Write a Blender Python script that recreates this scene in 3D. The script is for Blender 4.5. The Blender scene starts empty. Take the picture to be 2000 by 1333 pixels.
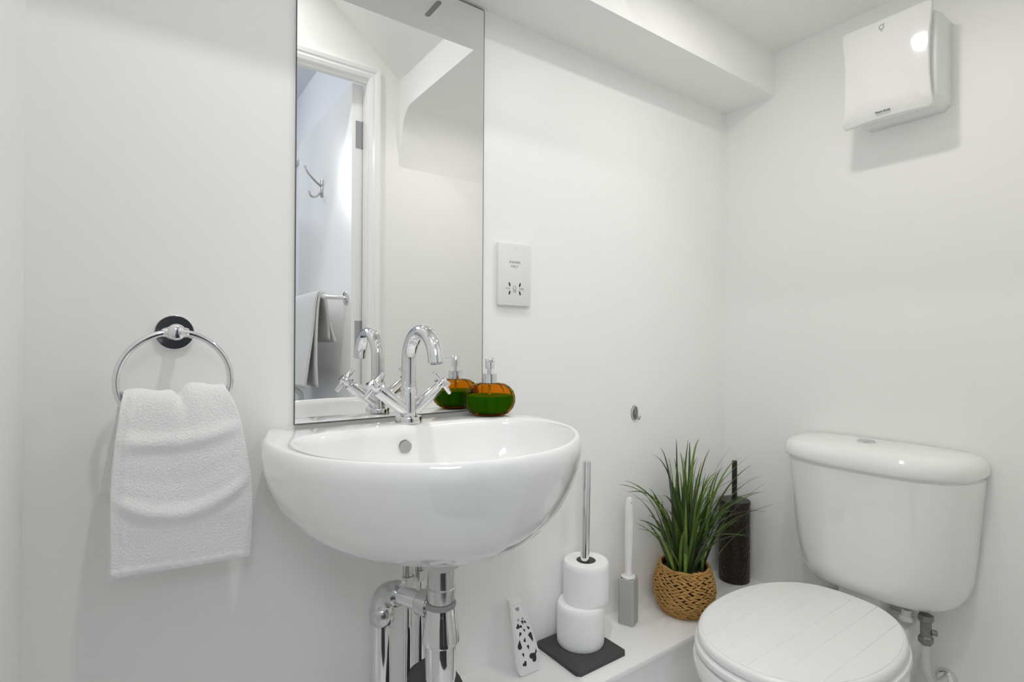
import bpy, bmesh, math, random
from mathutils import Vector, Matrix, Euler

C = bpy.context.scene.collection
SC = bpy.context.scene
R = math.radians
PI = math.pi
random.seed(11)

# ------------------------------------------------------------------ camera
CAMH = 1.06
cam = bpy.data.cameras.new('camera')
cam.sensor_fit = 'HORIZONTAL'
cam.sensor_width = 36.0
cam.lens = 36.0 * 1040.54 / 2000.0
cam.clip_start = 0.02
camo = bpy.data.objects.new('camera', cam)
C.objects.link(camo)
yaw, pit, rol = R(35.57623), R(0.0959), R(0.32)
F = Vector((math.sin(yaw) * math.cos(pit), math.cos(yaw) * math.cos(pit), math.sin(pit)))
RT = Vector((math.cos(yaw), -math.sin(yaw), 0))
UP = RT.cross(F)
r2 = math.cos(rol) * RT + math.sin(rol) * UP
u2 = math.cos(rol) * UP - math.sin(rol) * RT
M3 = Matrix((r2, u2, -F)).transposed()
camo.matrix_world = Matrix.Translation((0, -1, CAMH)) @ M3.to_4x4()
SC.camera = camo

# ------------------------------------------------------------------ world, exposure
w = bpy.data.worlds.new('world')
SC.world = w
w.use_nodes = True
w.node_tree.nodes['Background'].inputs[0].default_value = (0.75, 0.85, 1.0, 1)
w.node_tree.nodes['Background'].inputs[1].default_value = 0.3
SC.view_settings.view_transform = 'Standard'
SC.view_settings.look = 'None'
SC.view_settings.gamma = 1.0
SC.view_settings.use_curve_mapping = False
SC.view_settings.exposure = 0.23
SC.cycles.max_bounces = 18
SC.cycles.diffuse_bounces = 14
SC.cycles.glossy_bounces = 8


def area(name, loc, target, power, size, color=(1, 1, 1), shape='DISK', size_y=None):
    l = bpy.data.lights.new(name, 'AREA')
    l.shape = shape
    l.size = size
    if size_y:
        l.size_y = size_y
    l.energy = power
    l.color = color
    o = bpy.data.objects.new(name, l)
    C.objects.link(o)
    o.location = loc
    d = Vector(target) - Vector(loc)
    o.rotation_euler = d.to_track_quat('-Z', 'Y').to_euler()
    return o


LX, LY = 1.03, -0.50
ZC = 1.926          # low ceiling
area('downlight_lamp', (LX, LY, ZC - 0.006), (LX, LY, 0), 1.25, 0.06, (1.0, 0.96, 0.905))
L2X, L2Y, L2Z = 0.30, -0.58, 2.476
dl2 = area('downlight_lamp', (L2X - 0.006, L2Y, L2Z - 0.008), (L2X - 0.05, L2Y, 0), 3.5, 0.07, (1.0, 0.985, 0.96))
dl2.data.spread = R(125)
area('hall_window_light', (-1.12, -2.2, 1.3), (1.0, -1.7, 1.0), 3.5, 1.2, (0.90, 0.95, 1.0), 'RECTANGLE', 1.7)
area('hall_fill_light', (-0.45, -2.2, 2.42), (0.20, -0.6, 0.7), 16, 0.9, (0.95, 0.97, 1.0))  # unseen soft light added in the hall as fill through the doorway

# ------------------------------------------------------------------ materials
MATS = {}


def pm(name, col, rough=0.5, metal=0.0, bump=None, var=None, spec=0.5, coat=0.0, sheen=0.0):
    if name in MATS:
        return MATS[name]
    m = bpy.data.materials.new(name)
    m.use_nodes = True
    nt = m.node_tree
    b = nt.nodes['Principled BSDF']
    b.inputs['Base Color'].default_value = (*col, 1)
    b.inputs['Roughness'].default_value = rough
    b.inputs['Metallic'].default_value = metal
    b.inputs['Specular IOR Level'].default_value = spec
    b.inputs['Coat Weight'].default_value = coat
    b.inputs['Coat Roughness'].default_value = 0.05
    b.inputs['Sheen Weight'].default_value = sheen
    tc = nt.nodes.new('ShaderNodeTexCoord')
    if var:
        sc, amt = var[0], var[1]
        n = nt.nodes.new('ShaderNodeTexNoise')
        n.inputs['Scale'].default_value = sc
        n.inputs['Detail'].default_value = 4
        nt.links.new(tc.outputs['Object'], n.inputs['Vector'])
        mx = nt.nodes.new('ShaderNodeMix')
        mx.data_type = 'RGBA'
        mx.inputs[6].default_value = (*[c * (1 - amt) for c in col], 1)
        mx.inputs[7].default_value = (*[min(1, c * (1 + amt)) for c in col], 1)
        nt.links.new(n.outputs['Fac'], mx.inputs[0])
        nt.links.new(mx.outputs[2], b.inputs['Base Color'])
    if bump:
        kind, sc, st = bump[:3]
        mp = nt.nodes.new('ShaderNodeMapping')
        nt.links.new(tc.outputs['Object'], mp.inputs['Vector'])
        if len(bump) > 3:
            mp.inputs['Scale'].default_value = bump[3]
        if kind == 'noise':
            t = nt.nodes.new('ShaderNodeTexNoise')
            t.inputs['Detail'].default_value = 5
            out = t.outputs['Fac']
        else:
            t = nt.nodes.new('ShaderNodeTexVoronoi')
            out = t.outputs['Distance']
        t.inputs['Scale'].default_value = sc
        nt.links.new(mp.outputs['Vector'], t.inputs['Vector'])
        bp = nt.nodes.new('ShaderNodeBump')
        bp.inputs['Strength'].default_value = st
        bp.inputs['Distance'].default_value = 0.004
        nt.links.new(out, bp.inputs['Height'])
        nt.links.new(bp.outputs['Normal'], b.inputs['Normal'])
    MATS[name] = m
    return m


M_WALL = pm('white_wall_paint', (0.905, 0.905, 0.895), 0.42, bump=('noise', 26, 0.06, (1.6, 1.6, 0.35)), spec=0.4)
M_CEIL = pm('white_ceiling_paint', (0.90, 0.90, 0.89), 0.75, bump=('noise', 60, 0.05), spec=0.3)
M_HALL = pm('hall_wall_paint', (0.83, 0.85, 0.88), 0.7, bump=('noise', 60, 0.04), spec=0.3)
M_HALLD = pm('charcoal_added_door', (0.055, 0.055, 0.058), 0.6, bump=('noise', 60, 0.04), spec=0.3)  # charcoal for the added door that darkens the chrome reflections
M_GLOSSW = pm('white_gloss_woodwork', (0.925, 0.925, 0.92), 0.28, bump=('noise', 40, 0.03), spec=0.5)
M_FLOOR = pm('grey_vinyl_floor', (0.74, 0.735, 0.725), 0.5, var=(8, 0.12))
M_CERAM = pm('white_glazed_ceramic', (0.90, 0.90, 0.895), 0.07, spec=0.55, coat=0.4)
M_CHROME = pm('polished_chrome', (0.80, 0.80, 0.81), 0.06, 1.0)
M_CHROME2 = pm('worn_chrome', (0.62, 0.62, 0.62), 0.2, 1.0, var=(60, 0.12))
M_STEEL = pm('brushed_steel', (0.60, 0.60, 0.60), 0.28, 1.0)
M_PLASTIC = pm('white_plastic', (0.80, 0.80, 0.795), 0.3)
M_GREYPL = pm('grey_rubbery_plastic', (0.42, 0.42, 0.42), 0.6, bump=('noise', 300, 0.1))
M_PAPER = pm('toilet_paper', (0.92, 0.92, 0.92), 0.9, bump=('noise', 220, 0.18), spec=0.1)
M_CORE = pm('grey_cardboard', (0.25, 0.24, 0.235), 0.9)
M_SLATE = pm('dark_grey_slate', (0.068, 0.068, 0.069), 0.65, bump=('noise', 120, 0.25), var=(50, 0.2), spec=0.3)
M_BRONZE = pm('dark_hammered_bronze', (0.022, 0.015, 0.010), 0.32, 0.35, bump=('voronoi', 120, 0.7), spec=0.5)
M_TOWEL = pm('white_terry_cloth', (0.93, 0.93, 0.93), 0.95, bump=('noise', 380, 0.55), spec=0.05, sheen=0.3)
M_TOWELG = pm('greyish_white_bath_towel', (0.72, 0.72, 0.71), 0.95, bump=('noise', 300, 0.5), spec=0.05)
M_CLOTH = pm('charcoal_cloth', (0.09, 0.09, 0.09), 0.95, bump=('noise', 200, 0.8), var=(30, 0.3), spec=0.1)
M_DARK = pm('dark_opening', (0.03, 0.03, 0.03), 0.8)
M_INK = pm('dark_grey_print', (0.05, 0.05, 0.055), 0.6)
M_INK2 = pm('grey_print', (0.30, 0.30, 0.30), 0.6)
M_BASKET = pm('golden_brown_raffia', (0.54, 0.31, 0.10), 0.5, bump=('noise', 400, 0.5, (1, 1, 4)), var=(70, 0.45), spec=0.3)
M_BASKD = pm('dark_basket_inside', (0.05, 0.02, 0.008), 0.8)
M_SOIL = pm('dark_potting_filler', (0.04, 0.03, 0.02), 0.9, bump=('noise', 90, 1.0))
GREENS = [pm('dark_green_blade', (0.040, 0.076, 0.013), 0.42, var=(60, 0.3)),
          pm('mid_green_blade', (0.078, 0.138, 0.020), 0.42, var=(60, 0.3)),
          pm('light_green_blade', (0.14, 0.23, 0.03), 0.42, var=(60, 0.3)),
          pm('grey_green_blade', (0.065, 0.072, 0.06), 0.45, var=(60, 0.3))]
M_BRASS = pm('dull_grey_brass', (0.26, 0.255, 0.24), 0.35, 0.7, var=(150, 0.3))
M_PIPEW = pm('white_plastic_pipe', (0.66, 0.66, 0.65), 0.35)
M_HINGE = pm('satin_steel_hinge', (0.45, 0.45, 0.46), 0.35, 0.9)
M_BACK = pm('mirror_backing', (0.10, 0.105, 0.10), 0.5)


def special(name, build):
    m = bpy.data.materials.new(name)
    m.use_nodes = True
    nt = m.node_tree
    for n in list(nt.nodes):
        if n.type != 'OUTPUT_MATERIAL':
            nt.nodes.remove(n)
    out = [n for n in nt.nodes if n.type == 'OUTPUT_MATERIAL'][0]
    s = build(nt)
    nt.links.new(s, out.inputs['Surface'])
    return m


def _mirror(nt):
    g = nt.nodes.new('ShaderNodeBsdfGlossy')
    g.inputs['Color'].default_value = (0.90, 0.905, 0.90, 1)
    g.inputs['Roughness'].default_value = 0.0
    return g.outputs[0]


def tinted(col, ior=1.45, gl=(1, 1, 1)):
    def f(nt):
        t = nt.nodes.new('ShaderNodeBsdfTransparent')
        t.inputs['Color'].default_value = (*col, 1)
        g = nt.nodes.new('ShaderNodeBsdfGlossy')
        g.inputs['Roughness'].default_value = 0.08
        g.inputs['Color'].default_value = (*gl, 1)
        fr = nt.nodes.new('ShaderNodeFresnel')
        fr.inputs['IOR'].default_value = ior
        mx = nt.nodes.new('ShaderNodeMixShader')
        nt.links.new(fr.outputs[0], mx.inputs[0])
        nt.links.new(t.outputs[0], mx.inputs[1])
        nt.links.new(g.outputs[0], mx.inputs[2])
        return mx.outputs[0]
    return f


def _emit(nt):
    e = nt.nodes.new('ShaderNodeEmission')
    e.inputs['Color'].default_value = (1, 0.97, 0.92, 1)
    e.inputs['Strength'].default_value = 18
    return e.outputs[0]


M_MIRROR = special('silvered_mirror', _mirror)
M_AMBER = special('amber_glass', tinted((0.86, 0.45, 0.05), 1.12, (0.9, 0.8, 0.5)))
M_CLEAR = special('clear_plastic', tinted((0.93, 0.93, 0.93), 1.7))
M_LAMP = special('lamp_lens', _emit)
M_LIQ = pm('green_soap', (0.012, 0.34, 0.03), 0.5, spec=0.1)

# ------------------------------------------------------------------ mesh helpers
ORIG = {}


class MB:
    def __init__(s):
        s.v, s.f = [], []

    def add(s, vf):
        v, f = vf
        k = len(s.v)
        s.v += [tuple(p) for p in v]
        s.f += [tuple(i + k for i in q) for q in f]
        return s


def link_mesh(name, me, mat, parent, origin, smooth, ang):
    if smooth:
        for p in me.polygons:
            p.use_smooth = True
        me.set_sharp_from_angle(angle=R(ang))
    if mat:
        me.materials.append(mat)
    o = bpy.data.objects.new(name, me)
    C.objects.link(o)
    if parent is not None:
        o.parent = parent
        ORIG[o.name] = ORIG[parent.name]
    else:
        o.location = origin
        ORIG[o.name] = Vector(origin)
    return o


def obj(name, vf, mat, parent=None, origin=None, smooth=True, ang=38, bevel=0, seg=2):
    if isinstance(vf, MB):
        vf = (vf.v, vf.f)
    v, f = vf
    v = [Vector(p) for p in v]
    if parent is not None:
        o0 = ORIG[parent.name]
    else:
        if origin is None:
            xs = [p.x for p in v]; ys = [p.y for p in v]; zs = [p.z for p in v]
            origin = ((min(xs) + max(xs)) / 2, (min(ys) + max(ys)) / 2, min(zs))
        o0 = Vector(origin)
    me = bpy.data.meshes.new(name)
    me.from_pydata([p - o0 for p in v], [], f)
    bm = bmesh.new()
    bm.from_mesh(me)
    bmesh.ops.recalc_face_normals(bm, faces=bm.faces)
    if bevel:
        ed = [e for e in bm.edges if len(e.link_faces) == 2 and e.calc_face_angle(0) > R(30)]
        bmesh.ops.bevel(bm, geom=ed, offset=bevel, segments=seg, profile=0.5, affect='EDGES', clamp_overlap=True)
    bm.to_mesh(me)
    bm.free()
    me.update()
    return link_mesh(name, me, mat, parent, o0, smooth, ang)


def root(name, loc):
    o = bpy.data.objects.new(name, None)
    o.empty_display_size = 0.05
    C.objects.link(o)
    o.location = loc
    ORIG[o.name] = Vector(loc)
    return o


def tag(o, label, cat, group=None, kind=None):
    o['label'] = label
    o['category'] = cat
    if group:
        o['group'] = group
    if kind:
        o['kind'] = kind
    return o


def struct(o):
    o['kind'] = 'structure'
    return o


def box(x0, x1, y0, y1, z0, z1):
    v = [(x, y, z) for z in (z0, z1) for y in (y0, y1) for x in (x0, x1)]
    f = [(0, 2, 3, 1), (4, 5, 7, 6), (0, 1, 5, 4), (2, 6, 7, 3), (0, 4, 6, 2), (1, 3, 7, 5)]
    return v, f


def loft(rings, cap0=True, cap1=True, closed=True):
    n = len(rings[0])
    v = [p for r in rings for p in r]
    f = []
    m = n if closed else n - 1
    for k in range(len(rings) - 1):
        for i in range(m):
            j = (i + 1) % n
            f.append((k * n + i, k * n + j, (k + 1) * n + j, (k + 1) * n + i))
    if cap0:
        f.append(tuple(reversed(range(n))))
    if cap1:
        b = (len(rings) - 1) * n
        f.append(tuple(b + i for i in range(n)))
    return v, f


def circ(c, r, ax=(0, 0, 1), n=32, ry=None, ref=None):
    ax = Vector(ax).normalized()
    rf = Vector(ref) if ref else (Vector((1, 0, 0)) if abs(ax.x) < 0.9 else Vector((0, 1, 0)))
    a = (rf - ax * rf.dot(ax)).normalized()
    b = ax.cross(a)
    ry = r if ry is None else ry
    c = Vector(c)
    return [c + a * r * math.cos(2 * PI * i / n) + b * ry * math.sin(2 * PI * i / n) for i in range(n)]


def turn(c, ax, prof, n=32, cap0=True, cap1=True):
    """profile of (distance along axis, radius)"""
    ax = Vector(ax).normalized()
    return loft([circ(Vector(c) + ax * d, max(r, 1e-4), ax, n) for d, r in prof], cap0, cap1)


def tube(path, r, n=16, cap=True, closed=False):
    P = [Vector(p) for p in path]
    m = len(P)
    rr = r if isinstance(r, (list, tuple)) else [r] * m
    rings = []
    t0 = None
    nrm = None
    for i in range(m):
        if closed:
            t = (P[(i + 1) % m] - P[i - 1]).normalized()
        elif i == 0:
            t = (P[1] - P[0]).normalized()
        elif i == m - 1:
            t = (P[-1] - P[-2]).normalized()
        else:
            t = (P[i + 1] - P[i - 1]).normalized()
        if nrm is None:
            a = Vector((0, 0, 1)) if abs(t.z) < 0.9 else Vector((1, 0, 0))
            nrm = (a - t * a.dot(t)).normalized()
        else:
            q = t0.rotation_difference(t)
            nrm = q @ nrm
            nrm = (nrm - t * nrm.dot(t)).normalized()
        b = t.cross(nrm)
        rings.append([P[i] + nrm * rr[i] * math.cos(2 * PI * k / n) + b * rr[i] * math.sin(2 * PI * k / n) for k in range(n)])
        t0 = t
    if closed:
        rings.append(rings[0])
        return loft(rings, False, False)
    return loft(rings, cap, cap)


def prism(poly, d0, d1, axis):
    """polygon (a,b) extruded along axis 'x','y','z' from d0 to d1"""
    def P(a, b, d):
        return {'x': (d, a, b), 'y': (a, d, b), 'z': (a, b, d)}[axis]
    n = len(poly)
    v = [P(a, b, d0) for a, b in poly] + [P(a, b, d1) for a, b in poly]
    f = [tuple(range(n)), tuple(reversed(range(n, 2 * n)))]
    f += [(i, (i + 1) % n, n + (i + 1) % n, n + i) for i in range(n)]
    return v, f


def spline(pts, k=6, closed=False):
    P = [Vector(p) for p in pts]
    n = len(P)
    out = []
    for i in range(n if closed else n - 1):
        if closed:
            a, b, c, d = P[i - 1], P[i], P[(i + 1) % n], P[(i + 2) % n]
        else:
            b, c = P[i], P[i + 1]
            a = P[i - 1] if i else b + (b - c)
            d = P[i + 2] if i + 2 < n else c + (c - b)
        for s in range(k):
            t = s / k
            out.append(0.5 * ((2 * b) + (c - a) * t + (2 * a - 5 * b + 4 * c - d) * t * t + (3 * b - a - 3 * c + d) * t ** 3))
    if not closed:
        out.append(P[-1])
    return out


def text(name, body, size, loc, rot, mat, parent, depth=0.0002, align='CENTER'):
    cu = bpy.data.curves.new(name, 'FONT')
    cu.body = body
    cu.size = size
    cu.align_x = align
    cu.align_y = 'CENTER'
    cu.extrude = depth
    cu.resolution_u = 3
    t = bpy.data.objects.new(name, cu)
    C.objects.link(t)
    dg = bpy.context.evaluated_depsgraph_get()
    dg.update()
    me = bpy.data.meshes.new_from_object(t.evaluated_get(dg))
    bpy.data.objects.remove(t)
    bpy.data.curves.remove(cu)
    me.transform(Matrix.Translation(Vector(loc) - ORIG[parent.name]) @ Euler(rot).to_matrix().to_4x4())
    me.materials.clear()
    return link_mesh(name, me, mat, parent, None, False, 30)


# ------------------------------------------------------------------ room shell
W = 1.556            # right wall
XL = -0.122          # left wall
YF = -0.90           # front (door) wall
ZS, YS = 1.797, -0.1636   # boxed-in soffit above the mirror
ZT = 2.62
OX0, OX1, OZ = -0.075, 0.697, 2.012   # clear door opening

struct(obj('floor', box(-1.4, 1.75, -0.94, 0.1, -0.05, 0.0), M_FLOOR))
struct(obj('floor', box(-1.4, 1.75, -3.3, -0.94, -0.05, 0.0), pm('dark_hall_carpet', (0.05, 0.048, 0.047), 0.95, bump=('noise', 300, 0.5), var=(30, 0.2), spec=0.1)))
struct(obj('wall_back', box(XL - 0.1, W + 0.1, 0.0, 0.1, 0, ZT + .1), M_WALL))
struct(obj('wall_right', box(W, W + 0.1, YF - 0.1, 0.0, 0, ZT + .1), M_WALL))
struct(obj('wall_left', box(XL - 0.1, XL, YF, 0.0, 0, ZT + .1), M_WALL))
wf = MB()
wf.add(box(OX1 + 0.025, W, YF - 0.045, YF, 0, ZT + .1))
wf.add(box(OX0 - 0.025, OX1 + 0.025, YF - 0.045, YF, OZ + 0.025, ZT + .1))
wf.add(box(-1.2, OX0 - 0.025, YF - 0.045, YF, 0, ZT + .1))
struct(obj('wall_front', wf, M_WALL, smooth=False))

# ceiling: low coved part on the right, sloping up to the left above the door
XS = 0.822
prof = [(YS, ZC)]
prof += [(-0.790, ZC)]
for k in range(1, 9):
    a = k / 8 * PI / 2
    prof.append((-0.790 - 0.090 * math.sin(a) ** 0.9, ZC - 0.115 * (1 - math.cos(a))))
prof += [(-0.889, 1.78), (YF, 1.72), (YF, 2.045), (YS, 2.045)]
ce = MB()
ce.add(prism(prof, XS, W, 'x'))
sl = [(XS, 2.045), (0.15, 2.60), (XL, 2.60), (XL, 2.68), (XS, 2.68)]
ce.add(prism(sl, YF, 0.0, 'y'))
ce.add(box(XS, W, YF, 0, 2.046, 2.68))
struct(obj('ceiling', ce, M_CEIL, smooth=True, ang=25))
so = struct(obj('trim_1', box(XL, W, YS, 0, ZS, 2.6), M_CEIL, smooth=False))
# small slot latch let into the underside of the soffit
sv = [Vector((0.541 + 0.012 * a, -0.072 + 0.03 * b, ZS)) for a, b in ()]
slot = prism([(0.540 + 0.006 * math.cos(t) , -0.074 + (0.026 if math.sin(t) > 0 else -0.026) + 0.006 * math.sin(t)) for t in
              [k * 2 * PI / 16 for k in range(16)]], ZS - 0.0015, ZS + 0.002, 'z')
obj('latch_slot', slot, M_INK2, so)

# boxed pipe ledge along the back wall
ZL, YL = 0.337, -0.192
led = struct(root('trim_2', (0.72, -0.1, 0)))
obj('ledge_board', box(XL, W, YL, 0, ZL - 0.016, ZL), M_GLOSSW, led, bevel=0.0015)
obj('ledge_panel', box(XL, W, YL + 0.008, YL + 0.024, 0.0, ZL - 0.016), M_GLOSSW, led, smooth=False)

# hall beyond the door (right side seen in the mirror, dark far door added)
hall = struct(obj('wall_hall', box(-1.2, 1.75, -3.3, -3.2, 0, 2.5), M_HALL))
d2 = struct(root('added_dark_door', (0.36, -3.2, 0)))  # unseen dark door, added so the chrome has something dark to reflect
obj('door_leaf', box(0.0, 0.72, -3.2, -3.165, 0.005, 1.98), M_HALLD, d2, bevel=0.003)
obj('door_frame', MB().add(box(-0.06, 0.0, -3.2, -3.15, 0, 2.04)).add(box(0.72, 0.78, -3.2, -3.15, 0, 2.04)).add(box(0.0, 0.72, -3.2, -3.15, 1.98, 2.04)), M_GLOSSW, d2, smooth=False)
obj('door_knob', turn((0.07, -3.165, 1.0), (0, 1, 0), [(0, 0.024), (0.006, 0.022), (0.008, 0.01), (0.035, 0.01), (0.045, 0.024), (0.06, 0.022), (0.066, 0.008)], 24), M_CHROME2, d2)
struct(obj('wall_hall_right', box(0.80, 0.90, -3.2, YF - 0.045, 0, 2.5), M_HALL))
struct(obj('wall_hall_left', box(-1.3, -1.2, -3.2, YF, 0, 2.5), M_HALL))
struct(obj('trim_3', box(0.775, 0.80, -3.2, YF - 0.06, 2.10, 2.155), M_GLOSSW, bevel=0.003))
struct(obj('trim_4', box(-1.3, 0.90, -3.3, YF - 0.045, 2.5, 2.55), M_HALL))

# door: lining, architrave, open leaf with hinges
dr = struct(root('door_1', (0.3, YF, 0)))
lin = MB()
for x0, x1 in ((OX0 - 0.025, OX0), (OX1, OX1 + 0.025)):
    lin.add(box(x0, x1, YF - 0.045, YF + 0.002, 0, OZ))
lin.add(box(OX0 - 0.025, OX1 + 0.025, YF - 0.045, YF + 0.002, OZ, OZ + 0.025))
lin.add(box(OX0, OX1, YF - 0.020, YF - 0.006, OZ - 0.010, OZ))
obj('door_lining', lin, M_GLOSSW, dr, smooth=False)
ar = MB()
ap = [(0.0, 0.0), (0.0, 0.007), (0.012, 0.012), (0.020, 0.011), (0.024, 0.015), (0.036, 0.018), (0.042, 0.016), (0.042, 0.0)]


def arch(px0, px1, z1, yw, sgn):
    """architrave swept round the opening, mitred at the corners"""
    path = [((px0, 0.0), (-1, 0)), ((px0, z1), (-1, 1)), ((px1, z1), (1, 1)), ((px1, 0.0), (1, 0))]
    rings = []
    for (x, z), (dx, dz) in path:
        rings.append([(x + dx * a, yw + sgn * b, z + dz * a) for a, b in ap])
    return loft(rings)


ar.add(arch(OX0 - 0.004, OX1 + 0.004, OZ + 0.004, YF, 1))
ar.add(arch(OX0 - 0.004, OX1 + 0.03, OZ + 0.004, YF - 0.045, -1))
obj('architrave', ar, M_GLOSSW, dr, smooth=False)
DX0, DX1 = 0.657, 0.699
leaf = obj('door_leaf', box(DX0, DX1, YF - 0.050 - 0.76, YF - 0.050, 0.008, 2.012), M_GLOSSW, dr, bevel=0.002)
YH = YF - 0.050
for hz in (1.775, 1.035, 0.22):
    hg = MB()
    hg.add(box(DX0 + 0.014, DX1 - 0.001, YH - 0.001, YH + 0.0018, hz, hz + 0.10))
    for q in range(5):
        hg.add(turn((DX1 + 0.001, YH + 0.004, hz + q * 0.02 + 0.0005), (0, 0, 1), [(0, 0.0055), (0.019, 0.0055)], 12))
    h = obj('hinge', hg, M_HINGE, leaf)
sm = MB()

# ------------------------------------------------------------------ ceiling downlight
def downlight(x, y, z, ax, label):
    d = tag(root('ceiling_downlight', (x, y, z)), label, 'light', 'recessed ceiling lights')
    obj('trim_ring', turn((x, y, z), ax, [(-0.002, 0.045), (0.003, 0.044), (0.005, 0.038), (0.0015, 0.035)], 40, True, False), M_PLASTIC, d)
    obj('lens', turn(Vector((x, y, z)) - Vector(ax).normalized() * 0.001, ax, [(0, 0.034), (0.0015, 0.034)], 40), M_LAMP, d)


downlight(LX, LY, ZC, (0, 0, -1), 'round recessed downlight in the low ceiling in front of the toilet')
downlight(L2X, L2Y, L2Z, (-0.637, 0, -0.771), 'round recessed downlight in the sloping ceiling in front of the basin')

# ------------------------------------------------------------------ mirror
MX0, MX1, MZ0, MZ1 = 0.2368, 0.6325, 0.9105, 1.7935
mr = tag(root('wall_mirror', ((MX0 + MX1) / 2, 0, MZ0)), 'tall frameless mirror on the wall above the white basin', 'mirror')
obj('backing', box(MX0, MX1, -0.0045, 0.0, MZ0, MZ1), M_BACK, mr, smooth=False)
obj('mirror_glass', box(MX0 + 0.0008, MX1 - 0.0026, -0.006, -0.0045, MZ0 + 0.0014, MZ1 - 0.003), M_MIRROR, mr, smooth=False)

# ------------------------------------------------------------------ wash basin
BX = 0.418
outer_h = [(0.214, 0.0), (0.236, -0.035), (0.2545, -0.10), (0.258, -0.165), (0.243, -0.258), (0.204, -0.334), (0.146, -0.391), (0.076, -0.430), (0.0, -0.443)]
inner_h = [(0.0, -0.114), (0.125, -0.117), (0.188, -0.132), (0.220, -0.172), (0.228, -0.225), (0.214, -0.29), (0.180, -0.342), (0.130, -0.385), (0.070, -0.414), (0.0, -0.427)]


def resample(P, n):
    d = [0]
    for a, b in zip(P, P[1:]):
        d.append(d[-1] + (b - a).length)
    out = []
    for i in range(n):
        s = d[-1] * i / (n - 1)
        k = max(j for j in range(len(d)) if d[j] <= s + 1e-9)
        k = min(k, len(P) - 2)
        t = (s - d[k]) / max(1e-9, d[k + 1] - d[k])
        out.append(P[k].lerp(P[k + 1], min(1, t)))
    return out


def fullring(half_pts, nback, nside):
    """half outline from back centre to front centre -> closed ring, back first"""
    return half_pts + [Vector((-p.x, p.y, 0)) for p in reversed(half_pts[1:-1])]


oh = spline([(x, y, 0) for x, y in outer_h], 8)
oh = [Vector((0, 0, 0)).lerp(oh[0], i / 14) for i in range(14)] + resample(oh, 60)
ih = spline([(x, y, 0) for x, y in inner_h], 8)
# match inner samples to outer ones: back row then sides
nb = 14
corner = max(range(len(ih)), key=lambda i: ih[i].x * 0.6 + ih[i].y)
ib = resample(ih[:corner + 1], nb + 1)[:nb]
isd = resample(ih[corner:], 60)
ih2 = ib + isd
orng = fullring(oh, 0, 0)
irng = fullring(ih2, 0, 0)
N = len(orng)
rings = []


def shrink(P, s, cx, cy):
    return [Vector((cx + (p.x - cx) * s, cy + (p.y - cy) * s, 0)) for p in P]


ZR = 0.909
# underside, from the bottom up
for z, sx, sy in ((0.716, 0.02, 0.35), (0.716, 0.16, 0.52), (0.721, 0.34, 0.63), (0.731, 0.52, 0.73), (0.749, 0.685, 0.825), (0.773, 0.81, 0.893), (0.803, 0.898, 0.943), (0.834, 0.953, 0.974), (0.860, 0.985, 0.992), (0.878, 0.997, 0.999)):
    ring = []
    for p in orng:
        y = p.y * sy if p.y < -1e-6 else 0.0
        if sx < 0.4 and p.y > -1e-6:
            y = 0.0
        ring.append((BX + p.x * sx, y, z))
    rings.append(ring)
# rim rollover
ro, ri = 0.026, 0.014
for k in range(0, 9):
    a = k / 8 * PI / 2
    ring = []
    for p, q in zip(orng, irng):
        d = q - p
        L = d.length
        k1 = min(1.0, max(0.0, -p.y / 0.07))
        rr = min(0.006 + (ro - 0.006) * k1 * k1 * (3 - 2 * k1), L * 0.5)
        off = rr * (1 - math.cos(a))
        e = p + d * (off / L)
        ring.append((BX + e.x, e.y, ZR - 0.024 + 0.024 * math.sin(a) ** 0.9))
    rings.append(ring)
for k in range(8, -1, -1):
    a = k / 8 * PI / 2
    ring = []
    for p, q in zip(orng, irng):
        d = p - q
        L = d.length
        rr = min(ri, L * 0.48)
        e = q + d * (rr * (1 - math.cos(a)) / L)
        ring.append((BX + e.x, e.y, ZR - 0.018 + 0.018 * math.sin(a)))
    rings.append(ring)
for z, s in ((0.872, 0.985), (0.850, 0.955), (0.825, 0.90), (0.803, 0.80), (0.790, 0.66), (0.782, 0.45), (0.778, 0.25), (0.776, 0.10)):
    rings.append([(BX + p.x, p.y, z) for p in shrink(irng, s, 0, -0.27 + 0.03 * s)])
bs = tag(root('wash_basin', (BX, 0, 0.716)), 'white ceramic wall-hung wash basin under the tall mirror', 'basin')
v, f = loft(rings)
# overflow hole bored into the back of the bowl
basin = obj('basin_body', (v, f), M_CERAM, bs, ang=60)
cut = obj('cut', turn((0.398, -0.17, 0.865), (0, 1, 0.15), [(0, 0.0108), (0.075, 0.0108)], 28), M_CERAM, bs)
md = basin.modifiers.new('hole', 'BOOLEAN')
md.operation = 'DIFFERENCE'
md.object = cut
md.solver = 'EXACT'
dg = bpy.context.evaluated_depsgraph_get()
dg.update()
nm = bpy.data.meshes.new_from_object(basin.evaluated_get(dg))
basin.modifiers.clear()
basin.data = nm
nm.name = 'basin_body'
for p in nm.polygons:
    p.use_smooth = True
nm.set_sharp_from_angle(angle=R(50))
bpy.data.objects.remove(cut)
obj('overflow_shade_disc', turn((0.398, -0.122, 0.872), (0, 1, 0.15), [(0, 0.0112), (0.002, 0.0112)], 24), M_GREYPL, bs)  # grey disc stands in for the shade inside the overflow hole
ww = obj('plug_waste', turn((BX, -0.245, 0.7745), (0, 0, 1), [(0, 0.030), (0.003, 0.030), (0.005, 0.026), (0.003, 0.02), (0.0025, 0.001)], 32), M_CHROME, bs)

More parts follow.
